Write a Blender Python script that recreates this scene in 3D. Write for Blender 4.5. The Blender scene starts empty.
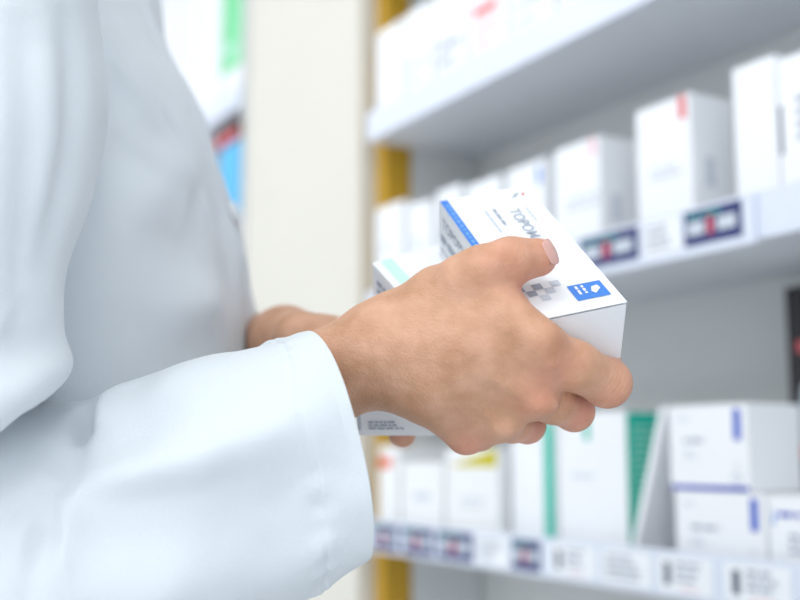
import bpy, math, random
import numpy as np
from mathutils import Vector, Matrix, noise

random.seed(7)
scene = bpy.context.scene
COL = scene.collection
CZ = 1.10                     # camera height
F = 1111.1                    # focal length in pixels of the 800 px frame (50 mm on 36 mm)
TH = math.atan(155 / F)       # upward pitch
CT, ST = math.cos(TH), math.sin(TH)

def cam2w(X):
    """camera frame (right, up, forward) -> world"""
    X = np.asarray(X, float)
    x, u, d = X[..., 0], X[..., 1], X[..., 2]
    return np.stack([x, d * CT - u * ST, CZ + d * ST + u * CT], -1)

def K(px, py, d):
    return np.array([(px - 400) / F * d, -(py - 300) / F * d, d])

def W(px, py, d):
    return cam2w(K(px, py, d))

def dir2w(v):
    return cam2w(v) - cam2w([0, 0, 0])

# ------------------------------------------------------------------ materials
def mat(name, col, rough=.5, bump=0, bscale=200, var=0, vscale=8, sheen=0, spec=.4, metal=0, emit=None, estr=0, sss=0):
    m = bpy.data.materials.new(name); m.use_nodes = True
    nt = m.node_tree; b = nt.nodes['Principled BSDF']
    b.inputs['Base Color'].default_value = (*col, 1)
    b.inputs['Roughness'].default_value = rough
    b.inputs['Specular IOR Level'].default_value = spec
    b.inputs['Metallic'].default_value = metal
    if sheen:
        b.inputs['Sheen Weight'].default_value = sheen
        b.inputs['Sheen Roughness'].default_value = .5
    if sss:
        b.inputs['Subsurface Weight'].default_value = sss
        b.inputs['Subsurface Radius'].default_value = (1, .35, .2)
        b.inputs['Subsurface Scale'].default_value = .006
    if emit:
        b.inputs['Emission Color'].default_value = (*emit, 1)
        b.inputs['Emission Strength'].default_value = estr
    tc = nt.nodes.new('ShaderNodeTexCoord')
    if var:
        n = nt.nodes.new('ShaderNodeTexNoise'); n.inputs['Scale'].default_value = vscale
        n.inputs['Detail'].default_value = 4
        nt.links.new(tc.outputs['Object'], n.inputs['Vector'])
        r = nt.nodes.new('ShaderNodeMixRGB')
        r.inputs[1].default_value = (*[max(0, c * (1 - var)) for c in col], 1)
        r.inputs[2].default_value = (*[min(1, c * (1 + var)) for c in col], 1)
        nt.links.new(n.outputs['Fac'], r.inputs[0]); nt.links.new(r.outputs[0], b.inputs['Base Color'])
    if bump:
        n = nt.nodes.new('ShaderNodeTexNoise'); n.inputs['Scale'].default_value = bscale
        n.inputs['Detail'].default_value = 3
        nt.links.new(tc.outputs['Object'], n.inputs['Vector'])
        bp = nt.nodes.new('ShaderNodeBump'); bp.inputs['Strength'].default_value = bump
        bp.inputs['Distance'].default_value = .001
        nt.links.new(n.outputs['Fac'], bp.inputs['Height']); nt.links.new(bp.outputs[0], b.inputs['Normal'])
    return m

M = dict(
    coat=mat('white_cotton', (.70, .755, .80), .85, .3, 900, .02, 30, sheen=.25, spec=.2),
    carton=mat('white_card', (.86, .89, .93), .45, .03, 300, .01, 20),
    carton2=mat('cool_white_card', (.74, .82, .90), .5, .03, 300, .01, 20),
    carton3=mat('warm_white_card', (.82, .84, .86), .5, .03, 300, .01, 20),
    held=mat('clean_white_card', (.88, .91, .95), .35, .03, 400, .01, 20),
    blue=mat('print_blue', (.06, .23, .72), .4), stripe=mat('print_stripe_blue', (.16, .40, .85), .4), royal=mat('print_royal_blue', (.006, .04, .50), .4),
    mint=mat('print_mint', (.58, .88, .78), .45), green=mat('print_green', (.02, .50, .38), .45),
    lime=mat('print_bright_green', (.20, .70, .35), .45),
    grey=mat('print_grey', (.38, .43, .52), .5), pale=mat('print_pale_grey', (.60, .66, .74), .5),
    dark=mat('print_dark', (.08, .11, .17), .5), lav=mat('print_lavender', (.28, .30, .52), .5),
    red=mat('print_red', (.70, .12, .14), .5), pink=mat('print_pink', (.85, .55, .62), .5),
    orange=mat('print_orange', (.75, .10, .03), .5), yellow=mat('print_yellow', (.55, .48, .0), .45),
    navy=mat('print_navy', (.02, .03, .16), .45), white=mat('print_white', (.88, .92, .96), .4),
    shelf=mat('shelf_enamel', (.72, .75, .80), .45, .02, 80, .02, 5),
    lip=mat('shelf_lip_plastic', (.72, .78, .90), .3, .02, 80), backp=mat('shelf_back_panel', (.66, .68, .68), .6, .03, 60, .03, 4),
    ochre=mat('ochre_post', (.52, .30, .02), .45, .05, 60, .05, 6),
    column=mat('column_plaster', (.69, .675, .62), .7, .05, 60, .02, 4),
    wall=mat('wall_paint', (.80, .82, .83), .8, .05, 60, .02, 3),
    floor=mat('floor_vinyl', (.62, .63, .64), .3, .03, 40, .05, 3),
    ceil=mat('ceiling_tile', (.85, .86, .87), .9, .1, 90),
    lamp=mat('lamp_diffuser', (.9, .9, .9), .5, emit=(1, .98, .95), estr=7.8),
    frame=mat('lamp_frame', (.8, .8, .8), .4),
    black=mat('black_card', (.015, .015, .02), .4), brown=mat('brown_card', (.10, .05, .04), .5),
    sky=mat('bright_blue_card', (.10, .50, .85), .4),
    hair=mat('dark_hair', (.03, .02, .015), .45, .5, 400), trouser=mat('trouser_cloth', (.08, .10, .15), .8, .1, 500),
    shoe=mat('white_shoe', (.75, .75, .75), .5), button=mat('button_plastic', (.8, .84, .88), .3),
    nail=mat('nail', (.72, .42, .36), .25, spec=.6),
)
# skin: mottled, redder where the 'flush' attribute is high (knuckles, finger ends)
def skin_mat():
    m = bpy.data.materials.new('skin'); m.use_nodes = True
    nt = m.node_tree; b = nt.nodes['Principled BSDF']; L = nt.links.new
    tc = nt.nodes.new('ShaderNodeTexCoord')
    n1 = nt.nodes.new('ShaderNodeTexNoise'); n1.inputs['Scale'].default_value = 70; n1.inputs['Detail'].default_value = 5
    L(tc.outputs['Object'], n1.inputs['Vector'])
    r = nt.nodes.new('ShaderNodeValToRGB')
    r.color_ramp.elements[0].position = .3; r.color_ramp.elements[0].color = (.54, .29, .17, 1)
    r.color_ramp.elements[1].position = .7; r.color_ramp.elements[1].color = (.70, .41, .28, 1)
    L(n1.outputs['Fac'], r.inputs[0])
    at = nt.nodes.new('ShaderNodeAttribute'); at.attribute_name = 'flush'
    mx = nt.nodes.new('ShaderNodeMixRGB'); mx.inputs[2].default_value = (.74, .27, .20, 1)
    L(at.outputs['Fac'], mx.inputs[0]); L(r.outputs[0], mx.inputs[1]); L(mx.outputs[0], b.inputs['Base Color'])
    b.inputs['Roughness'].default_value = .48
    b.inputs['Specular IOR Level'].default_value = .35
    b.inputs['Subsurface Weight'].default_value = .18
    b.inputs['Subsurface Radius'].default_value = (1, .35, .2); b.inputs['Subsurface Scale'].default_value = .004
    v = nt.nodes.new('ShaderNodeTexVoronoi'); v.inputs['Scale'].default_value = 900
    n2 = nt.nodes.new('ShaderNodeTexNoise'); n2.inputs['Scale'].default_value = 260; n2.inputs['Detail'].default_value = 4
    L(tc.outputs['Object'], v.inputs['Vector']); L(tc.outputs['Object'], n2.inputs['Vector'])
    ad = nt.nodes.new('ShaderNodeMath'); ad.operation = 'MULTIPLY_ADD'; ad.inputs[1].default_value = .35
    L(v.outputs['Distance'], ad.inputs[0]); L(n2.outputs['Fac'], ad.inputs[2])
    bp = nt.nodes.new('ShaderNodeBump'); bp.inputs['Strength'].default_value = .5; bp.inputs['Distance'].default_value = .0010
    L(ad.outputs[0], bp.inputs['Height']); L(bp.outputs[0], b.inputs['Normal'])
    return m
M['skin'] = skin_mat()

# ------------------------------------------------------------------ object helpers
def tag(o, label=None, cat=None, group=None, kind=None):
    if label: o['label'] = label
    if cat: o['category'] = cat
    if group: o['group'] = group
    if kind: o['kind'] = kind
    return o

def wloc(o):
    p = Vector(o.location)
    while o.parent: o = o.parent; p += Vector(o.location)
    return p

def mk(name, verts, faces, m, parent=None, origin=None, smooth=False):
    """one mesh object from world-space vertices"""
    verts = np.asarray(verts, float)
    if parent is not None: base = np.array(wloc(parent)); loc = Vector((0, 0, 0))
    else:
        if origin is None: origin = [(verts[:, 0].min() + verts[:, 0].max()) / 2, (verts[:, 1].min() + verts[:, 1].max()) / 2, verts[:, 2].min()]
        base = np.array(origin, float); loc = Vector(base)
    me = bpy.data.meshes.new(name); me.from_pydata((verts - base).tolist(), [], [tuple(map(int, f)) for f in faces])
    me.materials.append(m); me.update()
    if smooth: me.polygons.foreach_set('use_smooth', [True] * len(me.polygons))
    o = bpy.data.objects.new(name, me); COL.objects.link(o); o.location = loc
    if parent is not None: o.parent = parent
    return o

def fixn(o):
    import bmesh
    bm = bmesh.new(); bm.from_mesh(o.data); bmesh.ops.recalc_face_normals(bm, faces=bm.faces); bm.to_mesh(o.data); bm.free()
    return o

def boxgeo(o, ux, uy, uz, w, d, h, bev=0):
    """corner o, unit directions, sizes -> verts, faces (chamfered when bev)"""
    import bmesh
    bm = bmesh.new(); bmesh.ops.create_cube(bm, size=1)
    bmesh.ops.scale(bm, vec=(w, d, h), verts=bm.verts); bmesh.ops.translate(bm, vec=(w / 2, d / 2, h / 2), verts=bm.verts)
    if bev: bmesh.ops.bevel(bm, geom=list(bm.edges), offset=bev, segments=2, affect='EDGES', profile=.7)
    bm.normal_update(); bm.verts.index_update()
    V = np.array([v.co[:] for v in bm.verts]); Fc = [[v.index for v in f.verts] for f in bm.faces]; bm.free()
    R = np.array([ux, uy, uz], float)
    if np.linalg.det(R) < 0: Fc = [f[::-1] for f in Fc]
    return np.asarray(o, float) + V @ R, Fc

def box(name, o, ux, uy, uz, w, d, h, m, parent=None, bev=0, origin=None):
    v, f = boxgeo(o, ux, uy, uz, w, d, h, bev)
    return mk(name, v, f, m, parent, origin)

def merge(parts):
    V = []; Fc = []; n = 0
    for v, f in parts:
        V.append(np.asarray(v)); Fc += [[i + n for i in q] for q in f]; n += len(v)
    return np.concatenate(V), Fc

class Face:
    """a flat side of a carton: origin o, unit x / y along it, outward normal n; prints are laid on it"""
    def __init__(s, o, x, y, n): s.o, s.x, s.y, s.n = map(lambda a: np.asarray(a, float), (o, x, y, n))
    def pt(s, u, v, k=.0003): return s.o + s.x * u + s.y * v + s.n * k
    def poly(s, name, pts, m, parent, k=.0003):
        return mk(name, [s.pt(u, v, k) for u, v in pts], [list(range(len(pts)))], m, parent)
    def rect(s, name, u, v, w, h, m, parent, k=.0003):
        return s.poly(name, [(u, v), (u + w, v), (u + w, v + h), (u, v + h)], m, parent, k)
    def rects(s, name, L, m, parent, k=.0004):
        V = []; Fc = []
        for (u, v, w, h) in L:
            n = len(V); V += [s.pt(a, b, k) for a, b in ((u, v), (u + w, v), (u + w, v + h), (u, v + h))]; Fc.append([n, n + 1, n + 2, n + 3])
        return mk(name, V, Fc, m, parent)
    def lines(s, name, u, v, w, n, lh, m, parent, k=.0004, fill=.45):
        """rows of word-shaped marks"""
        L = []
        for i in range(n):
            x = 0; end = w * random.uniform(.6, 1)
            while x < end:
                ww = min(end - x, random.uniform(1.2, 4) * lh); L.append((u + x, v - i * lh * 1.9, ww * .93, lh)); x += ww + lh * fill
        return s.rects(name, L, m, parent, k)
    def text(s, name, string, u, v, size, m, parent, k=.0004, vert=False, bold=.0):
        c = bpy.data.curves.new(name, 'FONT'); c.body = string; c.size = size; c.resolution_u = 3; c.offset = bold
        t = bpy.data.objects.new(name, c); COL.objects.link(t)
        dg = bpy.context.evaluated_depsgraph_get(); me = t.evaluated_get(dg).to_mesh()
        V = np.array([q.co[:] for q in me.vertices]); Fc = [list(p.vertices) for p in me.polygons]
        t.evaluated_get(dg).to_mesh_clear(); bpy.data.objects.remove(t)
        if vert: P = [s.pt(u - b, v + a, k) for a, b, _ in V]
        else: P = [s.pt(u + a, v + b, k) for a, b, _ in V]
        return mk(name, P, Fc, m, parent)

# ------------------------------------------------------------------ implicit surfaces (camera-frame metres)
def seg(P, a, b, ra, rb):
    a = np.asarray(a, float); b = np.asarray(b, float); ab = b - a
    t = np.clip(((P - a) @ ab) / max(ab @ ab, 1e-12), 0, 1)
    return np.linalg.norm(P - a - t[..., None] * ab, axis=-1) - (ra + (rb - ra) * t)

def smin(a, b, k):
    h = np.clip(.5 + .5 * (b - a) / k, 0, 1)
    return b + (a - b) * h - k * h * (1 - h)

def ell(P, c, r, R=None):
    q = P - np.asarray(c)
    if R is not None: q = q @ np.asarray(R).T
    r = np.asarray(r); k0 = np.linalg.norm(q / r, axis=-1); k1 = np.linalg.norm(q / r ** 2, axis=-1)
    return k0 * (k0 - 1) / np.maximum(k1, 1e-9)

def nets(fn, lo, hi, h):
    """naive surface nets over [lo, hi] with cell size h"""
    lo = np.asarray(lo, float); n = np.ceil((np.asarray(hi) - lo) / h).astype(int) + 1
    S = np.empty(n, np.float32)
    ys, zs = lo[1] + h * np.arange(n[1]), lo[2] + h * np.arange(n[2])
    for i0 in range(0, n[0], 24):
        xs = lo[0] + h * np.arange(i0, min(n[0], i0 + 24))
        P = np.stack(np.meshgrid(xs, ys, zs, indexing='ij'), -1)
        S[i0:i0 + 24] = fn(P)
    ins = S < 0
    c = np.array(n) - 1
    acc = np.zeros((*c, 3)); cnt = np.zeros(c)
    offs = [(a, b, d) for a in (0, 1) for b in (0, 1) for d in (0, 1)]
    sl = lambda o: tuple(slice(o[i], o[i] + c[i]) for i in range(3))
    for o in offs:
        for ax in range(3):
            if o[ax]: continue
            o2 = list(o); o2[ax] = 1
            a, b = S[sl(o)], S[sl(o2)]
            m = (a < 0) != (b < 0)
            t = np.where(m, a / np.where(m, a - b, 1), 0)
            for k in range(3):
                acc[..., k] += m * (o[k] + (t if k == ax else 0))
            cnt += m
    act = cnt > 0
    idx = -np.ones(c, int); idx[act] = np.arange(act.sum())
    I = np.argwhere(act)
    V = lo + h * (I + acc[act] / cnt[act][:, None])
    Fc = []
    for ax in range(3):
        u, v = (ax + 1) % 3, (ax + 2) % 3
        a = ins; b = np.roll(ins, -1, ax)
        m = a != b
        E = np.argwhere(m)
        ok = (E[:, ax] < c[ax]) & (E[:, u] > 0) & (E[:, v] > 0) & (E[:, u] < c[u]) & (E[:, v] < c[v])
        E = E[ok]
        eu = np.zeros(3, int); eu[u] = 1; ev = np.zeros(3, int); ev[v] = 1
        g = lambda q: idx[q[:, 0], q[:, 1], q[:, 2]]
        q = np.stack([g(E - eu - ev), g(E - ev), g(E), g(E - eu)], 1)
        fl = ins[E[:, 0], E[:, 1], E[:, 2]]
        q[~fl] = q[~fl][:, ::-1]
        Fc.append(q)
    Fc = np.concatenate(Fc)
    Fc = Fc[(Fc >= 0).all(1)]
    return V, Fc

def relax(V, Fc, it=2, f=.5):
    E = np.concatenate([Fc[:, [0, 1]], Fc[:, [1, 2]], Fc[:, [2, 3]], Fc[:, [3, 0]]]); E = np.concatenate([E, E[:, ::-1]])
    for _ in range(it):
        A = np.zeros_like(V); n = np.zeros(len(V))
        np.add.at(A, E[:, 0], V[E[:, 1]]); np.add.at(n, E[:, 0], 1)
        V = V + f * (A / np.maximum(n, 1)[:, None] - V)
    return V

# ------------------------------------------------------------------ the held cartons (camera frame)
nrm = lambda v: np.asarray(v, float) / np.linalg.norm(v)
d2 = nrm([.9537, .1859, .2362]); d1 = nrm([-.2998, .5295, .7936])
d1 = nrm(d1 - d2 * (d1 @ d2))
nA = nrm(np.cross(d1, d2)); nA = nA if nA[1] > 0 else -nA
Cc = K(627.3, 301.7, .5)                    # near right top corner of the upper carton
LA, WA, HA = .1165, .0492, .0320
oA = Cc - d2 * WA - nA * HA                 # near-left bottom corner; x=d2, y=d1, z=nA
def hit(px, py, n, k):
    r = K(px, py, 1.); return r * (k / (n @ r))
kb = nA @ oA
# middle carton: top face in the plane under the upper one
kB = kb - .0006
c0 = hit(372, 263, nA, kB); c1 = hit(436, 245, nA, kB); c2 = hit(402, 289, nA, kB)
e2 = nrm(c1 - c0); e1 = c0 - c2; e1 = nrm(e1 - e2 * (e1 @ e2))
WB, LB, HB = .064, .072, .029
oB = c0 - e1 * LB - nA * HB
# lower carton
kC = kB - HB - .0006
f2 = nrm(np.array([1, -.045, 0]) - nA * (nA @ np.array([1, -.045, 0]))); f1 = nrm(np.cross(nA, f2)); f1 = f1 if f1[2] > 0 else -f1
WC, LC, HC = .058, .072, .030
oC = hit(357.5, 436, nA, kC - HC)
BOXES = [(oA, d2, d1, WA, LA, HA), (oB, e2, e1, WB, LB, HB), (oC, f2, f1, WC, LC, HC)]

def carve(P, S, m=.0004):
    for (o, a, b, w, l, h) in BOXES:
        c = o + a * w / 2 + b * l / 2 + nA * h / 2
        q = P - c
        q = np.stack([np.abs(q @ a) - w / 2, np.abs(q @ b) - l / 2, np.abs(q @ nA) - h / 2], -1)
        bd = np.linalg.norm(np.maximum(q, 0), axis=-1) + np.minimum(q.max(-1), 0) - m
        S = np.maximum(S, -bd)
    return S

def held(o, a, b, w, l, h, name, label):
    o, a, b, n = cam2w(o), dir2w(a), dir2w(b), dir2w(nA)
    root = bpy.data.objects.new(name, None); COL.objects.link(root); root.location = Vector(o + a * w / 2 + b * l / 2); root.empty_display_size = .02
    tag(root, label, 'medicine box', 'medicine cartons in the hands')
    box('carton_body', o + b * .0014, a, b, n, w, l - .0014, h - .0004, M['held'], root, .0006)
    box('top_panel', o + n * (h - .0004), a, b, n, w, l, .0004, M['held'], root)
    box('end_flap', o + n * .0002 + a * .0003, a, b, n, w - .0006, .0005, h - .0014, M['held'], root, .0002)
    top = Face(o + n * h, a, b, n)
    left = Face(o + b * l, -b, n, -a)
    near = Face(o, a, n, -b)
    return root, top, left, near

A, topA, leftA, nearA = held(*BOXES[0], 'medicine_box', 'white medicine carton with blue edge stripe on top, gripped under the thumb')
# x of topA is d2 (width), y is d1 (0 = near end)
topA.rect('blue_stripe', 0, .001, .0042, LA - .002, M['blue'], A)
L = []; y = LA - .006
while y > .052:
    w = random.uniform(.002, .005); L.append((.0013, y - w, .0016, w * .9)); y -= w + .0012
tx = topA.rects('stripe_print', L, M['stripe'], A, .0005)
tx['label'] = 'pale small print inside the blue stripe'
def tA(string, u, v, size, m, bold=0):   # reads from the far end towards the near end
    f = Face(topA.pt(u, v, 0), -topA.y, topA.x, topA.n)
    return f.text('printed_name', string, 0, 0, size, m, A, bold=bold)
tA('TOPOMAX', .0298, LA - .0215, .0085, M['grey'], .00006)
f = Face(topA.pt(.0225, LA - .018, 0), -topA.y, topA.x, topA.n)
f.lines('small_print', 0, 0, .026, 1, .0016, M['grey'], A); f.lines('small_print', 0, -.0045, .024, 1, .0013, M['pale'], A)
f.lines('small_print', .004, .0165, .022, 1, .0012, M['pale'], A)
# small wing-shaped emblem by the far end
topA.poly('emblem', [(.0365, LA - .0105), (.0400, LA - .0062), (.0425, LA - .0058), (.0395, LA - .0095)], M['grey'], A)
topA.poly('emblem', [(.0425, LA - .0085), (.0440, LA - .0070), (.0450, LA - .0080), (.0435, LA - .0095)], M['orange'], A)
# check pattern of grey squares and the blue patch by the near end
sq = .0047
for (i, j, m_) in ((0, 0, 'lav'), (1, 1, 'lav'), (2, 0, 'pale'), (1, -1, 'pale'), (-1, 1, 'lav'), (3, 1, 'pale')):
    topA.rect('grey_square', .0092 + i * sq * .95, .0175 + j * sq, sq * .93, sq * .93, M[m_] if m_ != 'lav' else M['grey'], A)
topA.rect('blue_patch', .0285, .0075, .0165, .0125, M['blue'], A)
f = Face(topA.pt(.0325, .0185, 0), -topA.y, topA.x, topA.n)
f.lines('patch_print', .0003, .0018, .0105, 1, .0013, M['white'], A, .0006); f.lines('patch_print', .0003, -.0012, .0098, 1, .0013, M['white'], A, .0006)
topA.poly('patch_drop', [(.0375, .0125), (.0389, .0105), (.0425, .0138), (.0420, .0165), (.0390, .0160)], M['white'], A, .0006)
leftA.text('side_name', 'TOPOMAX', .006, HA - .0125, .0085, M['grey'], A)
leftA.lines('side_print', .004, HA - .0215, .05, 1, .0040, M['grey'], A); leftA.lines('side_print', .004, HA - .0275, .05, 1, .0020, M['pale'], A)

B, topB, leftB, nearB = held(*BOXES[1], 'medicine_box', 'white medicine carton with mint green stripe on top, left of the blue-striped carton')
topB.rect('mint_stripe', .0045, .001, .0065, LB - .002, M['mint'], B)
leftB.lines('side_print', .006, HB - .010, .05, 3, .0028, M['grey'], B)
topB.lines('small_print', .04, LB - .012, .02, 3, .0018, M['pale'], B)

Cb, topC, leftC, nearC = held(*BOXES[2], 'medicine_box', 'white medicine carton with fine grey print, underneath at the wrist, lowest in the hands')
nearC.lines('small_print', .006, .0090, .022, 3, .0011, M['grey'], Cb)
nearC.rect('blue_edge', .0, .004, .0022, .022, M['pale'], Cb)

# ------------------------------------------------------------------ hands and body (one body mesh)
def chain(P, pts, k=.003):
    S = None
    for (a, b) in zip(pts[:-1], pts[1:]):
        s = seg(P, K(*a[:3]), K(*b[:3]), a[3], b[3])
        S = s if S is None else smin(S, s, k)
    return S

def right_hand(P):
    fore = chain(P, [(60, 530, .535, .030), (220, 455, .528, .0235), (300, 396, .524, .0200), (335, 373, .518, .0200), (372, 353, .516, .0195)], .01)
    # palm: metacarpals as a flat fan
    mc = [[(392, 335, .515, .0160), (470, 326, .5035, .0150), (543, 352, .4935, .0118)],
          [(380, 347, .512, .0160), (470, 354, .501, .0150), (533, 393, .501, .0112)],
          [(378, 354, .513, .0155), (450, 382, .507, .0135), (500, 419, .511, .0102)],
          [(372, 366, .517, .0140), (422, 391, .513, .0120), (466, 434, .519, .0092)]]
    S = fore
    for c in mc: S = smin(S, chain(P, c, .008), .013)
    # thenar and web
    S = smin(S, chain(P, [(404, 314, .520, .0120), (440, 299, .515, .0148), (475, 284, .505, .0130)], .005), .010)
    S = smin(S, chain(P, [(440, 318, .512, .014), (508, 314, .5035, .0105)], .005), .012)
    S = smin(S, chain(P, [(430, 345, .526, .016), (480, 370, .525, .014)], .005), .010)
    # dorsal tendons and knuckle bumps
    for t in ([(420, 336, .4985, .0012), (490, 346, .4895, .0016), (552, 364, .4835, .0020)],
              [(420, 350, .4975, .0012), (480, 368, .4890, .0016), (541, 402, .4915, .0026)],
              [(420, 364, .5000, .0010), (465, 392, .4965, .0014), (504, 426, .5025, .0022)]):
        S = smin(S, chain(P, t, .003), .0045)
    for t in ([(400, 392, .5010, .0010), (440, 384, .4985, .0011), (478, 372, .4930, .0011), (515, 374, .4895, .0009)],
              [(440, 384, .4985, .0010), (470, 405, .4995, .0010), (492, 412, .5020, .0008)],
              [(390, 330, .5005, .0009), (430, 322, .4990, .0010), (475, 333, .4905, .0010), (505, 335, .4885, .0008)]):
        S = smin(S, chain(P, t, .002), .0030)
    S = smin(S, ell(P, K(541, 405, .4945), [.0075, .0045, .0060]), .004)
    S = smin(S, ell(P, K(504, 427, .5045), [.0070, .0045, .0060]), .004)
    # fingers
    th = chain(P, [(465, 282, .502, .0130), (484, 272, .499, .0118), (511, 261, .5015, .0103), (538, 257.5, .5045, .0088)], .004)
    th = smin(th, ell(P, K(509, 262, .498), [.010, .009, .008]), .004)
    S = smin(S, th, .006)
    ix = chain(P, [(543, 352, .4935, .0116), (575, 366, .499, .0110), (607, 383, .511, .0108), (600, 360, .538, .0090), (570, 350, .556, .0080)], .004)
    md = chain(P, [(532, 395, .503, .0104), (553, 402, .512, .0098), (574, 411, .529, .0094), (566, 385, .554, .0086), (545, 372, .572, .0076)], .003)
    rg = chain(P, [(499, 420, .513, .0096), (512, 423, .524, .0090), (527, 425, .540, .0087), (522, 400, .564, .0080), (505, 385, .580, .0070)], .003)
    pk = chain(P, [(466, 434, .521, .0088), (479, 433, .532, .0082), (487, 430, .548, .0078), (485, 405, .568, .0072), (480, 390, .582, .0064)], .003)
    S = smin(S, chain(P, [(500, 310, .494, .0100), (541, 341, .4855, .0098)], .004), .006)
    fg = smin(smin(ix, md, .0010), smin(rg, pk, .0010), .0010)
    S = smin(S, fg, .0040)
    # wrinkles over the joints
    return carve(P, S)

def left_hand(P):
    S = chain(P, [(190, 365, 1.08, .036), (245, 352, .87, .028), (285, 341, .700, .0205), (325, 350, .645, .0195)], .01)
    # palm under the stack, fingers running to the near edge
    o, a, b, w, l, h = BOXES[2]
    def U(u, v, dn): return o + a * u + b * v - nA * dn
    for (u0, v0, u1, v1, r0, r1) in ((-.005, .085, -.004, .055, .017, .012), (.006, .085, .012, .048, .016, .012), (.016, .085, .026, .046, .015, .011), (.026, .085, .040, .050, .014, .010)):
        S = smin(S, seg(P, U(u0, v0, r0), U(u1, v1, r1), r0, r1), .008)
    S = smin(S, seg(P, K(330, 350, .635), U(.010, .085, .016), .018, .016), .010)
    fg = None
    for (u1, v1, u2, v2, u3, v3, r, dd) in ((.000, .055, .002, .046, .004, .040, .0082, .001), (.014, .050, .018, .032, .0225, .0105, .0080, .001), (.027, .050, .032, .040, .036, .034, .0080, .001), (.040, .055, .046, .048, .050, .044, .0072, .001)):
        f_ = smin(seg(P, U(u1, v1, .011), U(u2, v2, r + dd), .010, r), seg(P, U(u2, v2, r + dd), U(u3, v3, r), r, r * .92), .003)
        fg = f_ if fg is None else smin(fg, f_, .001)
    S = smin(S, fg, .003)
    # thumb resting along the left side of the cartons
    t = chain(P, [(300, 338, .640, .016), (332, 345, .622, .011), (345, 350, .600, .0095), (350, 362, .585, .0080)], .004)
    S = smin(S, t, .006)
    return carve(P, S)

V1, F1 = nets(right_hand, K(225, 470, .55) * [1, 1, 0] + [0, -.03, .46], [.115, .045, .61], .00105)
V1 = relax(V1, F1, 2, .35)
# fine creases: transverse wrinkles over knuckles and lengthwise lines of the wrist, as real relief
def creases(V):
    N = np.zeros(len(V))
    for (c, ax, R, amp, wl) in ((K(509, 262, .49), (1, .25, .1), .011, .00030, .0022), (K(607, 383, .50), (.75, -.5, .4), .012, .00030, .0024),
                                (K(556, 360, .485), (.85, -.5, .1), .010, .00022, .0024), (K(574, 411, .515), (.8, -.4, .4), .010, .00028, .0022)):
        q = V - c; N += amp * np.exp(-(q * q).sum(1) / R ** 2) * np.sin((q @ nrm(ax)) / wl * 6.283)
    return N
V1 = V1 + creases(V1)[:, None] * np.array([0, 0, -1.])
rel = np.array([noise.noise(Vector(p * np.array([90., 90., 60.]))) * .00028 + noise.noise(Vector(p * 260.)) * .00012 for p in V1])
V1 = V1 + rel[:, None] * np.array([0, 0, -1.])
V2, F2 = nets(left_hand, [-.13, -.11, .52], [.09, .045, .92], .0018)
V2 = relax(V2, F2, 2, .35)

# torso, neck, head, upper arms and legs: coarser part of the same body (world metres, hidden by the clothes)
TX, TY = -.225, .735
def trunk(P):
    S = ell(P, (TX - .01, TY, 1.21), (.085, .150, .17))
    S = smin(S, ell(P, (TX - .01, TY, .98), (.10, .150, .16)), .06)
    S = smin(S, seg(P, (TX - .015, TY - .12, 1.355), (TX - .015, TY + .12, 1.355), .042, .042), .05)
    S = smin(S, seg(P, (TX - .015, TY, 1.34), (TX + .005, TY, 1.46), .055, .050), .03)
    # head turned to look down at the cartons
    S = smin(S, ell(P, (TX + .020, TY, 1.575), (.090, .072, .105)), .02)
    S = smin(S, ell(P, (TX + .060, TY, 1.520), (.045, .050, .055)), .02)
    S = smin(S, seg(P, (TX + .108, TY, 1.575), (TX + .122, TY, 1.545), .006, .010), .008)
    for s in (-1, 1):
        S = smin(S, ell(P, (TX + .01, TY + s * .074, 1.555), (.018, .008, .030)), .005)
        S = np.maximum(S, -ell(P, (TX + .108, TY + s * .030, 1.580), (.012, .016, .008)))
        S = smin(S, ell(P, (TX + .092, TY + s * .030, 1.580), (.012, .012, .011)), .002)
        S = smin(S, seg(P, (TX - .015, TY + s * .085, .92), (TX, TY + s * .085, .50), .080, .055), .03)
        S = smin(S, seg(P, (TX, TY + s * .085, .50), (TX - .01, TY + s * .09, .10), .050, .036), .03)
    S = smin(S, seg(P, (TX + .104, TY - .020, 1.512), (TX + .104, TY + .020, 1.512), .006, .006), .004)
    sh = np.array((TX - .015, TY - .155, 1.33)); el = W(-60, 520, .53)
    S = smin(S, seg(P, sh, el, .043, .038), .03)
    sh2 = np.array((TX - .015, TY + .155, 1.33)); el2 = W(190, 365, 1.08)
    S = smin(S, seg(P, sh2, el2, .043, .036), .03)
    S = smin(S, seg(P, el, W(60, 520, .535), .036, .032), .02)
    S = smin(S, seg(P, el2, W(225, 356, .93), .036, .034), .02)
    return S
V3, F3 = nets(trunk, (-.46, .40, .02), (.02, 1.05, 1.72), .008)
V3 = relax(V3, F3, 2, .4)
VV, FF = merge([(cam2w(V1), F1[:, ::-1].tolist()), (cam2w(V2), F2[:, ::-1].tolist()), (V3, F3.tolist())])
person = bpy.data.objects.new('person', None); COL.objects.link(person); person.location = (TX, TY, 0)
tag(person, 'person in a long white lab coat, seen from the side, holding three medicine cartons', 'person')
body = mk('body', VV, FF, M['skin'], person, smooth=True)
fl = np.zeros(len(VV))
for (p, R, a) in (((607, 388, .512), .013, .55), ((545, 262, .505), .012, .5), ((575, 418, .52), .012, .5), ((530, 430, .53), .012, .5), ((470, 444, .515), .012, .45),
                  ((553, 362, .487), .012, .35), ((538, 402, .492), .010, .35), ((505, 262, .49), .014, .25), ((400, 443, .555), .02, .5), ((520, 292, .50), .008, .4)):
    q = VV - W(*p); fl += a * np.exp(-(q * q).sum(1) / R ** 2)
at = body.data.attributes.new('flush', 'FLOAT', 'POINT'); at.data.foreach_set('value', np.clip(fl, 0, .8).astype(np.float32))
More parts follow.
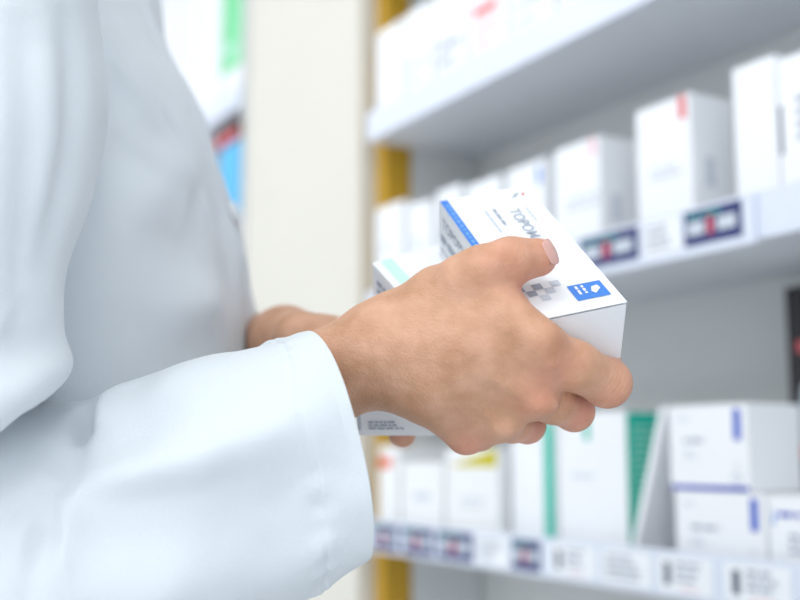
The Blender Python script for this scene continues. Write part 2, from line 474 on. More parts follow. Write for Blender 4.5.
# thumbnail: a curved plate over the end of the thumb
def nail(c, n, ax, w, l, rad):
    n, ax = nrm(n), nrm(ax); ax = nrm(ax - n * (ax @ n)); sd = np.cross(n, ax); V = []; Fc = []; Nn = 12
    for i in range(Nn + 1):
        for j in range(Nn + 1):
            u, v = (i / Nn * 2 - 1), (j / Nn * 2 - 1)
            uu = u * math.sqrt(1 - .35 * v * v); vv = v * math.sqrt(1 - .35 * u * u)
            V.append(c + sd * uu * w / 2 + ax * vv * l / 2 - n * (uu * w / 2) ** 2 / (2 * rad) - n * (vv * l / 2) ** 2 / (4 * rad))
    for i in range(Nn):
        for j in range(Nn): a = i * (Nn + 1) + j; Fc.append([a, a + 1, a + Nn + 2, a + Nn + 1])
    return V, Fc
nd = nrm([.74, .34, -.60]); cn = K(538, 257.5, .5045) + nd * .0086
v, f = nail(cn, nd, np.array([.35, -.90, .1]), .0098, .0122, .0080)
nl = mk('thumbnail', cam2w(v), f, M['nail'], body, smooth=True)
sm = nl.modifiers.new('t', 'SOLIDIFY'); sm.thickness = .0006; sm.offset = 0

# hair
def hairf(P):
    S = ell(P, (TX + .005, TY, 1.600), (.100, .086, .105))
    S = smin(S, ell(P, (TX - .075, TY, 1.56), (.045, .045, .05)), .02)
    cut = np.maximum(P[..., 0] - (TX + .055) + .6 * (P[..., 2] - 1.62) * -1, -1)
    return np.maximum(S, np.minimum(P[..., 0] - (TX + .045), 1.63 - P[..., 2] + (P[..., 0] - TX - .045)))
Vh, Fh = nets(hairf, (-.40, .60, 1.42), (-.08, .87, 1.74), .006)
mk('hair', relax(Vh, Fh, 3, .4), Fh, M['hair'], person, smooth=True)
# trousers and shoes
def trou(P):
    S = ell(P, (TX - .01, TY, .93), (.115, .165, .12))
    for s in (-1, 1):
        S = smin(S, seg(P, (TX - .015, TY + s * .085, .90), (TX - .01, TY + s * .09, .09), .092, .060), .03)
    return np.maximum(S, .07 - P[..., 2])
Vt, Ft = nets(trou, (-.40, .50, .05), (-.05, .97, 1.08), .010)
mk('trousers', relax(Vt, Ft, 2, .4), Ft, M['trouser'], person, smooth=True)
for s in (-1, 1):
    def shoe(P, s=s):
        S = seg(P, (TX - .04, TY + s * .09, .045), (TX + .13, TY + s * .095, .034), .040, .034)
        return np.maximum(smin(S, seg(P, (TX - .03, TY + s * .09, .05), (TX - .02, TY + s * .09, .09), .040, .036), .02), .002 - P[..., 2])
    Vs, Fs = nets(shoe, (-.34, TY + s * .09 - .06, -.01), (-.03, TY + s * .09 + .06, .14), .006)
    mk('shoe', relax(Vs, Fs, 1, .4), Fs, M['shoe'], person, smooth=True)

# ------------------------------------------------------------------ lab coat (lofted tubes with modelled folds)
def interp(keys, n):
    """Catmull-Rom through key rows"""
    Kk = np.array(keys, float); m = len(Kk); out = []
    for t in np.linspace(0, m - 1, n):
        i = min(int(t), m - 2); f_ = t - i
        p0, p1, p2, p3 = Kk[max(i - 1, 0)], Kk[i], Kk[i + 1], Kk[min(i + 2, m - 1)]
        out.append(.5 * ((2 * p1) + (-p0 + p2) * f_ + (2 * p0 - 5 * p1 + 4 * p2 - p3) * f_ ** 2 + (-p0 + 3 * p1 - 3 * p2 + p3) * f_ ** 3))
    return np.array(out)

def gridfaces(n, m, off=0, close=True):
    Fc = []
    for i in range(n - 1):
        for j in range(m if close else m - 1):
            a = off + i * m + j; b = off + i * m + (j + 1) % m
            Fc.append([a, b, b + m, a + m])
    return Fc

def gnormals(G, close=True):
    du = np.gradient(G, axis=0)
    dv = (np.roll(G, -1, 1) - np.roll(G, 1, 1)) if close else np.gradient(G, axis=1)
    N = np.cross(dv, du); return N / np.maximum(np.linalg.norm(N, axis=-1, keepdims=True), 1e-9)

def segd(P, pts):
    D = np.full(P.shape[:-1], 9.)
    T = np.zeros(P.shape[:-1]); n = len(pts) - 1
    for i, (a, b) in enumerate(zip(pts[:-1], pts[1:])):
        ab = b - a; t = np.clip(((P - a) @ ab) / (ab @ ab), 0, 1)
        d = np.linalg.norm(P - a - t[..., None] * ab, axis=-1)
        m = d < D; D = np.where(m, d, D); T = np.where(m, (i + t) / n, T)
    return D, T

def fold(G, N, pts, amp, wid, taper=True):
    D, T = segd(G, [W(*p) for p in pts])
    w = np.sin(np.clip(T, .02, .98) * math.pi) ** .5 if taper else 1
    return G + N * (amp * np.exp(-(D / wid) ** 2) * w)[..., None]

def wav(G, N, amp, sc, seed=0):
    Z = np.array([noise.noise(Vector(p) * sc + Vector((seed, 3, 1))) for p in G.reshape(-1, 3)]).reshape(G.shape[:2])
    return G + N * (amp * Z)[..., None]

coat = bpy.data.objects.new('lab_coat', None); COL.objects.link(coat); coat.parent = person

# right forearm sleeve: rows = (top px,py,d, bottom px,py,d, near px,py,d)
FS = [(-150, 395, .545, -150, 690, .530, -150, 560, .468),
      (-60, 390, .545, -50, 700, .520, -60, 560, .460),
      (25, 400, .545, 30, 700, .510, 20, 560, .455),
      (82, 400, .545, 95, 690, .505, 80, 545, .455),
      (125, 385, .540, 160, 668, .503, 140, 520, .457),
      (180, 372, .537, 232, 634, .503, 205, 468, .461),
      (240, 358, .530, 292, 606, .502, 275, 452, .466),
      (280, 341, .525, 329, 584, .502, 320, 440, .466),
      (301, 334, .520, 356, 562, .502, 359, 436, .466)]
def ring_tube(rows, n, m, dense=None):
    R = interp(rows, n); G = np.zeros((n, m, 3)); ph = np.linspace(0, 2 * np.pi, m, endpoint=False)
    for i, r in enumerate(R):
        T, Bo, Ne = W(*r[0:3]), W(*r[3:6]), W(*r[6:9])
        c = (T + Bo) / 2; a = (T - Bo) / 2; b = Ne - c
        for j, p in enumerate(ph):
            cx, sx = math.cos(p), math.sin(p)
            e = .84
            G[i, j] = c + a * math.copysign(abs(cx) ** e, cx) + b * math.copysign(abs(sx) ** e, sx)
    return G
G = ring_tube(FS, 300, 200)
N = gnormals(G)
cen = G.mean(1, keepdims=True)
if ((G - cen) * N).sum() < 0: N = -N
# long ridge of the sleeve, hollow over it, pocket folds by the elbow
G = fold(G, N, [(40, 498, .456), (110, 482, .458), (190, 463, .462), (250, 446, .466), (300, 428, .470), (345, 416, .473)], .0105, .0135)
G = fold(G, N, [(70, 496, .456), (120, 494, .458), (200, 478, .460), (260, 458, .465), (310, 440, .470)], -.0050, .0075)
G = fold(G, N, [(60, 545, .456), (150, 528, .458), (250, 508, .464), (330, 495, .468)], -.0060, .022)
G = fold(G, N, [(110, 440, .475), (180, 425, .478), (250, 400, .484)], -.0050, .014)
G = fold(G, N, [(78, 436, .480), (84, 420, .495), (94, 404, .515)], -.0110, .0055)
G = fold(G, N, [(98, 428, .482), (112, 408, .500), (160, 390, .520)], .0060, .0080)
G = fold(G, N, [(-10, 520, .456), (30, 490, .456), (60, 470, .462), (75, 440, .49)], -.0080, .0080)
G = fold(G, N, [(45, 470, .460), (45, 530, .455), (30, 620, .462)], -.0050, .0070)
G = fold(G, N, [(60, 480, .460), (62, 540, .455), (50, 630, .462)], .0030, .0070)
G = fold(G, N, [(20, 480, .460), (22, 560, .455), (10, 640, .462)], .0030, .0070)
G = fold(G, N, [(150, 610, .47), (240, 575, .478), (330, 548, .485)], .0030, .014)
G = wav(G, N, .0040, 20, 2); G = wav(G, N, .0012, 55, 9)
# hem seam: a stitched groove 24 px in from the cuff edge with small puckers
R_ = interp(FS, 300)
tt = np.linspace(0, len(FS) - 1, 300)
acc = np.concatenate([[0], np.cumsum(np.linalg.norm(np.diff(G.mean(1), axis=0), axis=1))]); dist = acc[-1] - acc
ph = np.linspace(0, 2 * np.pi, 200, endpoint=False)
pk = np.array([noise.noise(Vector((math.cos(p) * 6, math.sin(p) * 6, 0))) for p in ph])
g1 = np.exp(-((dist - .0175) / .0016) ** 2)
g2 = np.exp(-((dist - .0190) / .0060) ** 2)
G = G + N * ((-.0004 * g1)[:, None] + (.0028 * g2)[:, None] * pk[None])[..., None]
G = G + N * (.0002 * (dist < .0165))[:, None, None]
n, m = G.shape[:2]
# turned-in hem: an inner layer going back into the sleeve
inner = []
for k, (bk, th) in enumerate(((0, .0006), (0, .0016), (3, .0028), (14, .0032), (40, .0036), (90, .0045))):
    row = G[n - 1 - bk] - N[n - 1 - bk] * th
    if k == 0: row = row + (G[n - 1] - G[n - 4]) * .35
    inner.append(row)
G2 = np.concatenate([G, np.array(inner)]); 
sl = mk('sleeve', G2.reshape(-1, 3), gridfaces(len(G2), m), M['coat'], coat, smooth=True); fixn(sl)

# right upper-arm sleeve: rows = (front px,py,d, back px,py,d, near px,py,d)
US = [(40, -330, .60, -60, -290, .60, -20, -300, .50),
      (75, -200, .585, -125, -190, .585, -30, -190, .470),
      (88, -80, .57, -140, -80, .57, -30, -80, .455),
      (95, 20, .56, -145, 20, .56, -25, 20, .448),
      (103, 110, .555, -150, 110, .555, -25, 110, .443),
      (90, 195, .55, -155, 200, .55, -32, 195, .440),
      (64, 270, .54, -165, 290, .54, -45, 275, .438),
      (60, 330, .53, -175, 390, .53, -50, 350, .436),
      (66, 366, .525, -185, 470, .53, -45, 410, .438),
      (54, 392, .520, -190, 540, .53, -50, 450, .444),
      (34, 404, .515, -170, 560, .53, -50, 470, .456)]
G = ring_tube(US, 220, 160); N = gnormals(G); cen = G.mean(1, keepdims=True)
if ((G - cen) * N).sum() < 0: N = -N
G = fold(G, N, [(60, 0, .47), (72, 80, .465), (66, 190, .46), (45, 300, .455)], -.0055, .0090)
G = fold(G, N, [(20, 0, .45), (30, 120, .448), (25, 250, .445), (30, 330, .445)], -.0060, .010)
G = fold(G, N, [(0, -40, .45), (10, 100, .445), (5, 240, .441)], .0040, .010)
G = fold(G, N, [(42, 40, .455), (50, 150, .452), (38, 280, .448)], .0040, .008)
G = fold(G, N, [(0, 330, .440), (30, 345, .445), (60, 352, .47)], -.0045, .012)
G = fold(G, N, [(-30, 440, .440), (20, 400, .442), (55, 372, .47)], .0040, .010)
G = wav(G, N, .0016, 25, 5)
# round the overhanging end inwards
tail = [G[-1] + (G[-1] - G[-4]) * .3 - N[-1] * .002]
c_ = G[-1].mean(0)
for q in (.93, .82, .65): tail.append(c_ + (G[-1] - c_) * q - (G[-1] - G[-6]) * (1 - q) * .6)
G2 = np.concatenate([G, np.array(tail)])
fixn(mk('sleeve', G2.reshape(-1, 3), gridfaces(len(G2), 160), M['coat'], coat, smooth=True))

# left sleeve (far side, ends before the left wrist)
sh2_ = np.array((TX - .015, TY + .165, 1.35)); eb2 = W(190, 365, 1.08); wr2 = eb2 + (W(285, 341, .70) - eb2) * .52
pth = interp([np.append(p, r) for p, r in ((sh2_ + [.01, -.06, .03], .050), (sh2_, .064), (sh2_ * .55 + eb2 * .45, .060), (sh2_ * .1 + eb2 * .9, .056), (eb2 * .85 + wr2 * .15, .050), (eb2 * .4 + wr2 * .6, .044), (wr2, .040))], 90)
dirs = np.gradient(pth[:, :3], axis=0); G = np.zeros((90, 80, 3))
for i in range(90):
    t_ = nrm(dirs[i]); a_ = nrm(np.cross(t_, [.9, .1, .42])); b_ = np.cross(t_, a_)
    for j, p in enumerate(np.linspace(0, 2 * np.pi, 80, endpoint=False)): G[i, j] = pth[i, :3] + (a_ * math.cos(p) + b_ * math.sin(p)) * pth[i, 3]
N = gnormals(G); cen = G.mean(1, keepdims=True)
if ((G - cen) * N).sum() < 0: N = -N
G = wav(G, N, .004, 18, 8)
G = np.concatenate([G, (G[-1] - N[-1] * .002)[None], (G[-6] - N[-6] * .0035)[None], (G[-20] - N[-20] * .004)[None]])
fixn(mk('sleeve', G.reshape(-1, 3), gridfaces(len(G), 80), M['coat'], coat, smooth=True))

# trunk of the coat: horizontal rings; (z, front x, back x, half width y)
sil = [(150, -2), (172, 45), (198, 90), (215, 140), (228, 190), (243, 240), (253, 290), (257, 345)]
TR = [(1.470, TX + .040, TX - .060, .052), (1.445, TX + .042, TX - .068, .062), (1.425, TX + .048, TX - .090, .100)]
TR += [(W(x, y, .70)[2], W(x, y, .70)[0] - .010, TX - .115 - .01 * i ** .3, min(.19, .155 + .015 * i)) for i, (x, y) in enumerate(sil)]
zf = TR[-1][0]
TR += [(1.08, -.092, TX - .125, .195), (.98, -.096, TX - .130, .205), (.84, -.100, TX - .150, .215), (.70, -.100, TX - .165, .225), (.60, -.100, TX - .175, .235)]
TR = np.array(TR); zs = np.concatenate([np.linspace(1.47, 1.10, 260), np.linspace(1.098, .60, 90)])
o_ = np.argsort(TR[:, 0]); rr = np.stack([zs] + [np.interp(zs, TR[o_, 0], TR[o_, k]) for k in (1, 2, 3)], 1)
for k in (1, 2, 3):
    kk = np.ones(17) / 17; rr[8:-8, k] = np.convolve(rr[:, k], kk, 'valid')
m = 260; ph = np.linspace(0, 2 * np.pi, m, endpoint=False); G = np.zeros((len(zs), m, 3))
for i, (z, fx, bx, wy) in enumerate(rr):
    c, s = np.cos(ph), np.sin(ph); e = .80
    cx = (fx + bx) / 2; hx = (fx - bx) / 2
    G[i, :, 0] = cx + hx * np.sign(c) * np.abs(c) ** e
    G[i, :, 1] = TY + wy * np.sign(s) * np.abs(s) ** e
    G[i, :, 2] = z
N = gnormals(G); cen = G.mean(1, keepdims=True)
if ((G - cen) * N).sum() < 0: N = -N
# sloping drapes across the chest and side
G = fold(G, N, [(105, 150, .62), (140, 180, .62), (180, 210, .64)], -.0090, .020)
G = fold(G, N, [(95, 235, .60), (140, 200, .62), (200, 160, .66)], .0090, .018)
G = fold(G, N, [(75, 285, .59), (130, 255, .61), (190, 240, .64)], -.0080, .018)
G = fold(G, N, [(120, 335, .60), (170, 310, .62), (230, 300, .66)], .0080, .016)
G = fold(G, N, [(95, 0, .62), (115, 70, .62), (150, 130, .64), (190, 190, .66), (215, 260, .68)], .0055, .007)
G = fold(G, N, [(110, 60, .62), (108, 140, .61), (92, 230, .60), (70, 300, .59)], -.0080, .010)
G = fold(G, N, [(120, 330, .60), (132, 350, .61), (140, 372, .61)], .0040, .008)
G = fold(G, N, [(120, 0, .62), (140, 60, .63), (172, 130, .65), (196, 185, .66)], -.0040, .0045)
G = fold(G, N, [(150, 230, .64), (190, 195, .66), (215, 175, .67)], -.0045, .008)
G = fold(G, N, [(100, 120, .61), (125, 150, .62), (165, 175, .64)], .0040, .008)
G = wav(G, N, .0060, 12, 4); G = wav(G, N, .0010, 40, 6)
# front placket: an extra layer over the front centre, with the opening edge gaping a little
ang = np.arctan2(np.sin(ph), np.cos(ph))
wy_ = G[:, :, 1] - TY
near_edge = 1 / (1 + np.exp((np.abs(wy_ + .010) - .034) / .0012)) * (np.cos(ph) > 0)[None]
G = G + N * (.0042 * near_edge)[..., None]
zz = G[:, :, 2]
gape = np.exp(-((zz - 1.225) / .022) ** 2) * np.exp(-((wy_ + .030) / .012) ** 2) * (np.cos(ph) > 0)[None]
G = G + N * (.0050 * gape)[..., None]
fixn(mk('coat_trunk', G.reshape(-1, 3), gridfaces(len(zs), m), M['coat'], coat, smooth=True))
# buttons down the front
for z in (1.33, 1.26, 1.17, 1.06, .94, .82):
    i = int(np.argmin(np.abs(zs - z))); j = 0
    p, nn = G[i, j], N[i, j]; V = []; Fc = []
    a_ = nrm(np.cross(nn, [0, 0, 1])); b_ = np.cross(a_, nn)
    for (r, h) in ((.0085, .0), (.0085, .0025), (.0070, .0035), (.0055, .0028)):
        V += [p + a_ * r * math.cos(t) + b_ * r * math.sin(t) + nn * h for t in np.linspace(0, 2 * np.pi, 20, endpoint=False)]
    Fc = gridfaces(4, 20) + [list(range(60, 80))]
    mk('button', V, Fc, M['button'], coat, smooth=True)
# lapels and collar: a folded band round the neck running down the front
def band(name, path, wid, drop):
    V = []; nP = len(path)
    P_ = interp(path, 60)
    for i, p in enumerate(P_):
        t = i / 59; w = wid * (math.sin(math.pi * min(1, t * 1.02)) ** .5 * .8 + .2)
        out = nrm(np.array([p[0] - TX, p[1] - TY, 0]) + 1e-6)
        for (k, h, d) in ((0, .0, .000), (0, .004, .004), (.4, -.002, .009), (1, -.012 * drop, .007), (1, -.014 * drop, .004), (.4, -.006, .004)):
            V.append(p + np.array(out) * (k * w * .55 + d) + np.array([0, 0, h - k * w * .75]))
    return mk(name, V, gridfaces(60, 6), M['coat'], coat, smooth=True)
cz = 1.465
ringp = [(TX + .034, TY - .020, 1.425), (TX + .034, TY - .036, 1.435), (TX + .028, TY - .055, 1.45), (TX - .005, TY - .070, cz), (TX - .055, TY - .055, cz + .008), (TX - .072, TY, cz + .01),
         (TX - .055, TY + .055, cz + .008), (TX - .005, TY + .070, cz), (TX + .028, TY + .055, 1.45), (TX + .034, TY + .036, 1.435), (TX + .034, TY + .020, 1.425)]
fixn(band('collar', ringp, .030, 1))

# ------------------------------------------------------------------ the room: shelf frame q (along the wall, away), n (into the wall)
AL = math.atan(650 * CT / F)
qs = np.array([-math.sin(AL), math.cos(AL), 0]); ns = np.array([math.cos(AL), math.sin(AL), 0]); zz_ = np.array([0, 0, 1.])
D = .773
def Q(q, n, z): return qs * q + ns * n + zz_ * z
def onplane(px, py, n):
    """where the line of sight through a pixel meets the upright plane at depth n of the wall frame -> q, z"""
    r = W(px, py, 1.) - np.array([0, 0, CZ]); t = n / (r @ ns); return (r @ qs) * t, CZ + r[2] * t
mq = -qs   # towards the right-hand end
def rbox(name, q0, q1, n0, n1, z0, z1, m, parent=None, bev=0):
    return box(name, Q(q0, n0, z0), qs, ns, zz_, q1 - q0, n1 - n0, z1 - z0, m, parent, bev)

NB = D + .20                     # back of the shelves
QE = 1.43                        # left end of the first bay
ZL, ZM, ZT = CZ - .1125, CZ + .214, CZ + .487      # tops of lower, middle and upper boards
def struct(o): o['kind'] = 'structure'; return o
struct(rbox('floor', -2.2, 4.2, -2.6, NB + .30, -.06, 0, M['floor']))
struct(rbox('ceiling', -2.2, 4.2, -2.6, NB + .30, 2.75, 2.83, M['ceil']))
struct(rbox('wall_right', -2.2, 4.2, NB + .10, NB + .22, 0, 2.75, M['wall']))
struct(rbox('wall_far', 4.0, 4.2, -2.6, NB + .10, 0, 2.75, M['wall']))
struct(rbox('trim_1', QE + .032, QE + .485, D + .002, NB + .10, 0, 2.75, M['column'], bev=.006))   # plastered pier between the two bays

# shelving units
def rack(q0, q1, shelves, label, post_m):
    root = bpy.data.objects.new('shelving_unit', None); COL.objects.link(root); root.location = Vector(Q((q0 + q1) / 2, (D + NB) / 2, 0))
    tag(root, label, 'shelving')
    rbox('back_panel', q0 + .002, q1 - .002, NB, NB + .012, .06, 2.30, M['backp'], root)
    for z in shelves:
        rbox('shelf_board', q0 + .002, q1 - .001, D + .002, NB - .0005, z - .020, z, M['shelf'], root, .002)
        rbox('label_rail', q0 + .002, q1 - .004, D - .004, D + .0015, z - .022, z + .022, M['lip'], root, .001)
        if abs(z - ZM) < .01:   # the second length of rail overlaps the first
            qa, _ = onplane(756, 240, D - .007)
            rbox('label_rail', qa, q1 - .3, D - .0085, D - .0045, z - .026, z + .020, M['lip'], root, .001)
    rbox('side_panel', q1 + .0005, q1 + .012, D + .077, NB, .0, 2.30, M['backp'], root)
    rbox('side_panel', q0 - .018, q0, D + .004, NB, .0, 2.30, M['backp'], root)
    rbox('front_post', q1 + .0005, q1 + .030, D + .030, D + .075, .0, 2.32, post_m, root, .002)
    rbox('base_plinth', q0, q1 - .02, D + .02, NB - .001, 0, .06, M['shelf'], root)
    return root
rack(-.45, QE, (ZL, ZM, ZT, ZL - .30, ZL - .60, ZT + .27), 'grey shelving unit with ochre end post filled with medicine cartons', M['ochre'])
rack(1.945, 3.7, (CZ + .69, CZ + .445, CZ + .14, CZ - .17, CZ - .45, CZ - .75), 'shelving unit beyond the pale pier, behind the person', M['backp'])

# ---- price labels in the rails
def rail_label(px0, px1, z, label, style, nn=D - .0046, half=.017, dz=0):
    q0, _ = onplane(px0, 250, nn); q1, _ = onplane(px1, 250, nn)
    w = q0 - q1
    if abs(z - ZM) < .01: nn -= .0042
    f = Face(Q(q0, nn, z - half + dz), mq, zz_, -ns)
    root = f.rect('price_label', 0, 0, w, 2 * half, M['white'] if style != 'dark' else M['navy'], None, 0)
    tag(root, label, 'price label', 'price labels in the shelf rails')
    h = 2 * half
    if style == 'dark':
        f.rect('pale_field', .06 * w, .30 * h, .30 * w, .38 * h, M['pale'], root); f.rect('pale_field', .58 * w, .30 * h, .32 * w, .38 * h, M['pale'], root)
        f.rects('label_print', [(.42 * w, .25 * h, .09 * w, .5 * h)], M['red'], root)
        f.rect('green_bar', .08 * w, .80 * h, .2 * w, .07 * h, M['green'], root); f.rect('green_bar', .34 * w, .80 * h, .3 * w, .07 * h, M['green'], root)
    elif style == 'bar':
        f.rects('label_bar', [(.12 * w, .20 * h, .12 * w, .62 * h)], M['dark'], root)
        f.lines('printed_text', .34 * w, .74 * h, .5 * w, 3, .11 * h, M['grey'], root)
        f.rects('label_print', [(.40 * w, .10 * h, .35 * w, .05 * h)], M['pink'], root)
    else:
        f.lines('printed_text', .1 * w, .74 * h, .75 * w, 4, .10 * h, M['grey'], root)
    return root
rail_label(583, 642, ZM, 'dark price label with pale fields on the middle rail, left of two', 'dark', dz=.000)
rail_label(688, 747, ZM, 'dark price label with pale fields on the middle rail, right of two', 'dark', dz=.000)
rail_label(648, 684, ZM, 'pale price label between the two dark ones on the middle rail', 'plain')
for (a, b, st, lb) in ((372, 398, 'dark', 'dark price label at the far left of the lower rail by the cuff'), (402, 432, 'dark', 'second dark price label of the lower rail from the left'),
                       (436, 470, 'dark', 'third dark price label of the lower rail, under the yellow-edged carton'), (474, 504, 'plain', 'pale price label left of the small dark label on the lower rail'),
                       (508, 535, 'dark', 'small dark price label with red mark under the green-striped carton'), (545, 588, 'bar', 'white price label right of the small dark one on the lower rail'),
                       (594, 641, 'plain', 'white price label with grey lines below the large green-sided carton'), (648, 700, 'bar', 'white price label with black bar below the leaning carton'),
                       (712, 775, 'bar', 'largest white price label with black bar at the right of the lower rail')):
    rail_label(a, b, ZL, lb, st)

# ---- cartons on the shelves
def carton(q0, q1, n0, dep, z, h, label, group, m='carton', tilt=0, name='medicine_box', yaw=0):
    """q0 = left (far) edge, q1 = right (near) edge. Returns object, front Face (x to the right), right side Face."""
    w = q0 - q1
    x, y, n = mq.copy(), ns.copy(), zz_.copy()
    if yaw:
        R = np.array(Matrix.Rotation(yaw, 3, 'Z')); x, y = R @ x, R @ y
    if tilt:
        R = np.array(Matrix.Rotation(tilt, 3, Vector(y))); x, n = R @ x, R @ n
    o = Q(q0, n0, z)
    ob = box(name, o, x, y, n, w, dep, h, M[m], None, .0008)
    tag(ob, label, 'medicine box', group)
    # tuck flaps as shallow plates on the ends keep it reading as folded card
    fr = Face(o, x, n, -y); rt = Face(o + x * w, y, n, x)
    return ob, fr, rt, w
def place(pl, pr, py, n0, dep, z, h, *a, **k):
    q0, _ = onplane(pl, py, n0); q1, _ = onplane(pr, py, n0)
    return carton(q0, q1, n0, dep, z, h, *a, **k)
def hz(px, py, n0, z): return onplane(px, py, n0)[1] - z
E = .0008
n0 = D + .014
# lower shelf, right-hand stack
G_L = 'cartons on the lower shelf'
zb = ZL + E; h2 = .0775
o, f, r, w = place(676, 765.5, 520, n0, .075, zb, h2, 'white carton with blue tab under another carton, at right of lower shelf', G_L)
def bluebox(o, f, r, w, h):
    f.rect('blue_tab', w - .0170, h - .034, .0088, .029, M['royal'], o)
    f.rects('blue_tab_print', [(w - .0145, h - .031 + i * .0065, .0035, .004) for i in range(4)], M['blue'], o)
    f.lines('carton_print', .012, h - .014, .016, 1, .003, M['pale'], o)
    f.lines('carton_print', .020, h - .036, .042, 1, .0042, M['grey'], o); f.lines('carton_print', .020, h - .046, .02, 2, .0025, M['pale'], o)
    f.rects('check_print', [(w - .022, .010, .004, .005), (w - .017, .015, .004, .005), (w - .017, .005, .004, .005), (w - .012, .010, .004, .005), (w - .017, .024, .004, .003)], M['pale'], o)
bluebox(o, f, r, w, h2)
o, f, r, w = place(670, 748.5, 450, n0 + .001, .070, zb + h2 + E, .081, 'white carton with blue tab and blue bottom edge, on top of the right-hand stack', G_L)
bluebox(o, f, r, w, .081); f.rect('blue_edge', .001, .0005, w - .002, .0042, M['royal'], o)
o, f, r, w = place(768.5, 850, 520, n0, .085, zb, .076, 'white carton with small print at the right picture edge, lower shelf', G_L)
f.lines('carton_print', .012, .058, .04, 1, .004, M['royal'], o); f.lines('carton_print', .022, .040, .04, 3, .0035, M['grey'], o)
f.poly('carton_emblem', [(.004, .052), (.008, .064), (.0095, .064), (.0065, .050)], M['blue'], o)
# the leaning carton, behind the stack's left edge
nl_ = D + .017
ql, zl = onplane(628, 553, nl_); qt, zt = onplane(660, 409, nl_)
tl = math.atan((ql - qt) / (zt - zb))
o, f, r, w = carton(ql, ql - .008, nl_, .072, zb, (zt - zb) / math.cos(tl), 'flat blank white carton leaning against the left of the blue-tab stack', G_L, tilt=tl)
v = np.array([q.co[:] for q in o.data.vertices]); o.location.z += (zb - (v[:, 2].min() + o.location.z))
# big green cartons
h3 = hz(627, 411, n0 + .012, zb)
o, f, r, w = place(559, 627, 480, n0 + .012, .085, zb, h3, 'large white carton with green printed side, left of the leaning carton', G_L)
r.rect('green_side', .001, .012, .083, h3 - .013, M['green'], o)
r.rects('side_print', [(.006 + .004 * random.random(), .02 + i * .0075, .05 + .02 * random.random(), .0016) for i in range(int((h3 - .03) / .0075))], M['mint'], o, .0006)
f.rect('green_mark', w * .40, h3 - .030, .010, .026, M['green'], o); f.lines('carton_print', w * .2, h3 * .55, .05, 1, .004, M['pale'], o)
h4 = .150
o, f, r, w = place(512, 556, 480, n0 + .02, .075, zb, h4, 'large white carton with vertical green stripe, left of the green-sided carton', G_L)
f.rect('green_stripe', w - .0215, .008, .0185, h4 - .009, M['green'], o)
f.rect('green_line', w - .0230, .006, .0007, h4 - .009, M['pale'], o)
# yellow-edged and plain cartons to the left
h5 = hz(470, 448, n0 + .004, zb)
o, f, r, w = place(446, 497.5, 480, n0 + .004, .085, zb, h5, 'white carton with yellow wedge on top and yellow bottom line', G_L, 'carton3')
f.poly('yellow_wedge', [(.008, h5 - .0235), (w - .001, h5 - .0235), (w - .001, h5 - .001), (w * .55, h5 - .012)], M['yellow'], o)
f.rect('yellow_line', .004, .006, w - .006, .0045, M['yellow'], o); f.lines('carton_print', w * .3, h5 * .45, w * .5, 2, .004, M['pale'], o)
h6 = hz(420, 462, n0 + .003, zb)
o, f, r, w = place(402, 443, 480, n0 + .003, .08, zb, h6, 'white carton with red bottom line, left of the yellow-wedge carton', G_L, 'carton3')
f.rect('red_line', w * .3, .004, w * .6, .004, M['red'], o); f.rects('carton_print', [(w * .3, h6 * .5, w * .4, .010)], M['pale'], o)
h7 = hz(384, 446, n0 + .004, zb)
o, f, r, w = place(379, 399, 480, n0 + .004, .08, zb, h7, 'white carton with orange band near its top, beside the cuff', G_L, 'carton3')
f.rect('orange_band', .001, h7 - .031, w * .6, .015, M['orange'], o); f.rect('red_line', .004, .004, w * .5, .004, M['pink'], o)
# middle shelf
G_M = 'cartons on the middle shelf'; zb = ZM + E
def redtab(o, f, w, h, x=.70, hh=.024, m='red'): f.rect('red_tab', w * x, h - hh - .001, .010, hh, M[m], o)
h = hz(637, 112, n0, zb)
o, f, r, w = place(637, 692, 160, n0, .058, zb, h, 'white carton with red tab above the right-hand dark price label', G_M, 'carton')
redtab(o, f, w, h, .80); f.lines('carton_print', .02, h * .5, .05, 2, .004, M['pale'], o); r.rects('side_print', [(.018, h * .35, .012, .03)], M['pale'], o)
h = hz(556, 151, n0, zb)
o, f, r, w = place(555, 600, 180, n0, .062, zb, h, 'white carton with faint red tab behind the raised blue-striped carton', G_M, 'carton')
redtab(o, f, w, h, .80, .02, 'pink'); f.lines('carton_print', .02, h * .5, .06, 2, .005, M['pale'], o); r.rects('side_print', [(.016, h * .3, .012, .03)], M['pale'], o)
h = hz(735, 69, n0 - .004, zb)
o, f, r, w = place(734, 777, 120, n0 - .004, .10, zb + 0, h, 'plain tall white carton right of the red-tab carton', G_M)
h = hz(779, 60, n0 - .006, zb)
o, f, r, w = place(779, 850, 120, n0 - .006, .10, zb, h, 'white carton with dark upright print at the top right picture edge', G_M)
f.lines('carton_print', .020, h - .045, .05, 4, .006, M['grey'], o); f.rect('dark_line', .0005, h - .088, .0035, .045, M['dark'], o)
for (a, b, ty, lb, dd) in ((508, 545, 171, 'pale blue-marked carton left of the faint red-tab carton', .07), (468, 500, 186, 'white carton behind the far corner of the raised carton', .07),
                          (437, 460, 192, 'narrow white carton above the raised carton corner, middle shelf', .07), (408, 431, 207, 'low white carton by the ochre post, middle shelf', .09),
                          (376, 403, 210, 'low white carton at the left end of the middle shelf', .09)):
    h = hz(a, ty, n0, zb)
    o, f, r, w = place(a, b, 200, n0, dd, zb, h, lb, G_M, 'carton')
    f.lines('carton_print', w * .15, h * .6, w * .6, 2, .006, M['pale'], o)
    if a == 508: f.rect('blue_tab', w * .8, h - .03, .008, .022, M['blue'], o)
